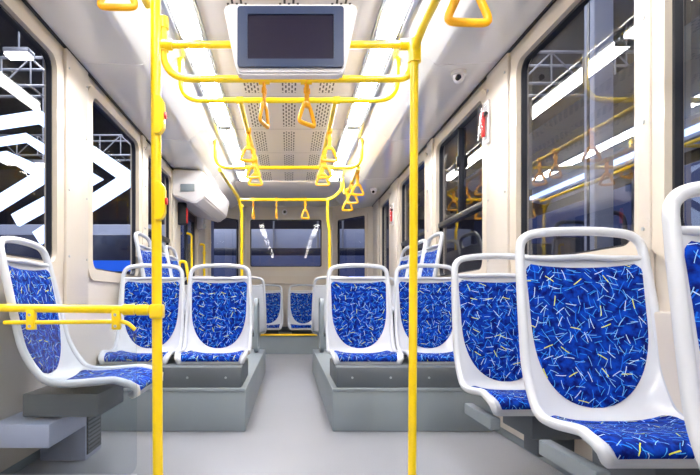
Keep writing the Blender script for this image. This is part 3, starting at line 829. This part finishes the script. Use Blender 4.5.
for i, (x, y, z) in enumerate(((-5.6, 11.2, 5.85), (-8.2, 18, 5.3), (-4.4, 17, 6.6), (-12, 12, 6.3), (6, 15, 6.2), (10, 16, 6.5), (4.5, 9, 5.9))):
    t = thing('hall_lamp', 'bright flat hall lamp hanging high outside the bus', 'lamp', (x, y, z), 0, 'hanging lamps of the hall')
    bm = bmesh.new(); box(bm, -.24, .24, -.14, .14, -.03, .03, .01); link('light_panel', bm, 'lamp', t)
    bm = bmesh.new(); box(bm, -.26, .26, -.16, .16, .03, .12, .01); h = link('casing', bm, 'truss', t)
    bm = bmesh.new(); tube(bm, [(0, 0, .1), (0, 0, 8.98-z)], .02, 8); link('rod', bm, 'truss', t)
# lit arrow shapes at left
def chevron(label, pts, wpx, y):
    P = [Vector(pix(u, v, y)) for u, v in pts]
    bm = bmesh.new()
    up, dn = [], []
    for i, p in enumerate(P):
        d1 = (P[i]-P[i-1]).normalized() if i else None; d2 = (P[i+1]-P[i]).normalized() if i < len(P)-1 else None
        d1 = d1 or d2; d2 = d2 or d1
        n1, n2 = Vector((-d1.z, 0, d1.x)), Vector((-d2.z, 0, d2.x)); n = (n1+n2).normalized(); k = wpx[i]/(F/y)/2/max(.3, n.dot(n1))
        up.append(p+n*k); dn.append(p-n*k)
    poly = [(v.x, v.z) for v in up]+[(v.x, v.z) for v in dn[::-1]]
    prism(bm, poly, y, y+.08); tag(link('light_arrow', bm, 'led'), label, 'lit sign', 'nested lit arrows outside the left windows')
YL = 7.5
chevron('glowing white arrow band, outermost with its tip in the second window', [(-60, 131), (38, 116), (129, 178), (36, 238)], (11, 12, 14, 14), YL)
chevron('glowing white arrow band, second of the three nested ones', [(-60, 150), (25, 137), (90, 178), (14, 220)], (6, 8, 12, 13), YL)
chevron('glowing white arrow band, innermost with its tip at the first window', [(-60, 164), (6, 155), (44, 174), (-50, 232)], (6, 8, 13, 14), YL)
# booth pieces at left
bm = bmesh.new(); box(bm, -6.5, -1.95, 8.2, 8.35, -.35, 1.78, .02); tag(link('booth_counter', bm, 'darkpanel'), 'dark booth counter outside below the lit arrows', 'counter')
bm = bmesh.new(); box(bm, -6.5, -1.95, 8.12, 8.19, 1.22, 1.38); tag(link('light_band', bm, 'bluelight'), 'blue glowing band along the dark counter at left', 'light')
bm = bmesh.new(); box(bm, -7.0, -1.9, 11.5, 11.8, -.35, 2.4, .02); tag(link('booth_wall', bm, 'palepanel'), 'pale booth wall behind the counter at left', 'booth wall')
bm = bmesh.new(); box(bm, -1.9, -1.75, 9.2, 12.6, -.35, 3.0, .02); tag(link('booth_wall', bm, 'bluepanel'), 'blue grey booth wall beyond the rear left corner', 'booth wall')
# behind the bus
t = thing('exhibition_stand', 'pale stand with a dark band seen through the rear window', 'stand', (0, 14, -.35))
bm = bmesh.new(); box(bm, -2.2, 2.2, 0, .4, 0, 2.3, .02); link('plinth', bm, 'bluepanel', t)
bm = bmesh.new(); box(bm, -2.2, 2.2, .1, .3, 2.48, 3.0, .02); link('panel', bm, 'palepanel', t)
bm = bmesh.new(); box(bm, -2.2, 2.2, .05, .35, 2.3, 2.5, .02); link('dark_band', bm, 'darkpanel', t)
bm = bmesh.new()
for x in (-1.3, -.4, 0.75, 1.4): box(bm, x-.02, x+.02, 0, .1, 2.5, 3.6)
link('mullion', bm, 'truss', t)
bm = bmesh.new(); box(bm, .75, 1.05, 0, .05, 3.35, 3.5); link('spotlight', bm, 'lamp', t)
# blue car-like shape beyond the rear right corner: a lit blue panel
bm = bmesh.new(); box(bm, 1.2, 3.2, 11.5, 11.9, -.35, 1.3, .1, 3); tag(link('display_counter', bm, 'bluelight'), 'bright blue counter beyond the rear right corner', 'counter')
for k, (x, y) in enumerate(((2.15, 3.75), (2.15, 3.2), (2.15, 1.5))):
    t = thing('booth_column', ['tall pale blue column outside, seen low behind the near right windows', 'tall pale blue column outside the large right window', 'tall pale column outside the rightmost window'][k], 'column', (x, y, -.35))
    bm = bmesh.new(); box(bm, -.07, .07, -.07, .07, 0, 4.9, .02); link('shaft', bm, 'palepanel', t)
    bm = bmesh.new(); box(bm, -.075, .075, -.015, .015, .02, 4.8); link('groove', bm, 'darkpanel', t)
# handrails and seats of the bus standing alongside on the right
t = thing('neighbour_bus', 'pale open side of another bus alongside, beyond the right windows', 'bus', (2.55, 4.0, -.35))
bm = bmesh.new(); box(bm, -.05, 2.4, -4, 5, 0, 1.15, .03); link('lower_body', bm, 'darkpanel', t)
bm = bmesh.new(); prism(bm, [(.5, 2.95), (2.3, 3.0), (2.3, 3.1), (.3, 3.1)], -4, 5); link('roof', bm, 'mgrey', t)
bm = bmesh.new(); prism(bm, [(1.5, 2.76), (1.72, 2.72), (1.9, 2.98), (1.5, 2.98)], -4, 5); link('light_cove', bm, 'palepanel', t)
bm = bmesh.new(); box(bm, 1.46, 1.50, -4, 5, 2.80, 2.86); link('light_strip', bm, 'led', t)
for yy in (-3.6, -.2, 3.2):
    bm = bmesh.new(); box(bm, 2.2, 2.34, yy, yy+.3, 1.1, 3.0, .01); link('pillar', bm, 'mgrey', t)
for k, (yy, nm) in enumerate(((3.2, 'nearer'), (4.8, 'farther'))):
    rail('curved_rail', 'yellow curved rail inside the neighbouring bus, the %s of two' % nm, [(3.25, yy, 2.68), (3.25, yy, 2.15), (4.5, yy, 2.15), (4.5, yy, 2.68)], fil=.17, group='rails of the neighbouring bus')
rail('overhead_rail', 'yellow lengthwise rail inside the neighbouring bus', [(3.5, 3.2, 2.15), (3.5, 7.5, 2.15)])
for k, yy in enumerate((3.7, 4.3, 5.1)):
    grab('yellow grab handle inside the neighbouring bus, %s of its row' % ['nearest', 'middle', 'farthest'][k], (3.5, yy, 2.15), .2, 'grab handles of the neighbouring bus')
for k, yy in enumerate((4.9, 5.5, 6.1)):
    t = thing('bus_seat', 'dark grey seat of the neighbouring bus, %s of three' % ['nearest', 'middle', 'farthest'][k], 'seat', (2.9, yy, .80), 0, 'dark grey seats of the neighbouring bus')
    bm = bmesh.new(); box(bm, -.2, .2, 0, .06, .2, .62, .05, 4); box(bm, -.2, .2, -.38, .04, .12, .2, .03, 3); link('shell', bm, 'gseat', t)
    bm = bmesh.new(); tube(bm, fillet([(-.17, .03, .58), (-.17, .05, .78), (.17, .05, .78), (.17, .03, .58)], .1), .02); link('arch', bm, 'gseat', t)
# right side booth walls
bm = bmesh.new(); box(bm, 6.2, 6.35, 4.2, 14, -.35, 2.9, .02); tag(link('booth_wall', bm, 'bluepanel'), 'blue booth wall outside the right windows', 'booth wall')
bm = bmesh.new(); box(bm, 6.3, 6.5, .0, 4.0, -.35, 4.6, .02); tag(link('booth_wall', bm, 'darkpanel'), 'dark booth wall outside the large right window', 'booth wall')
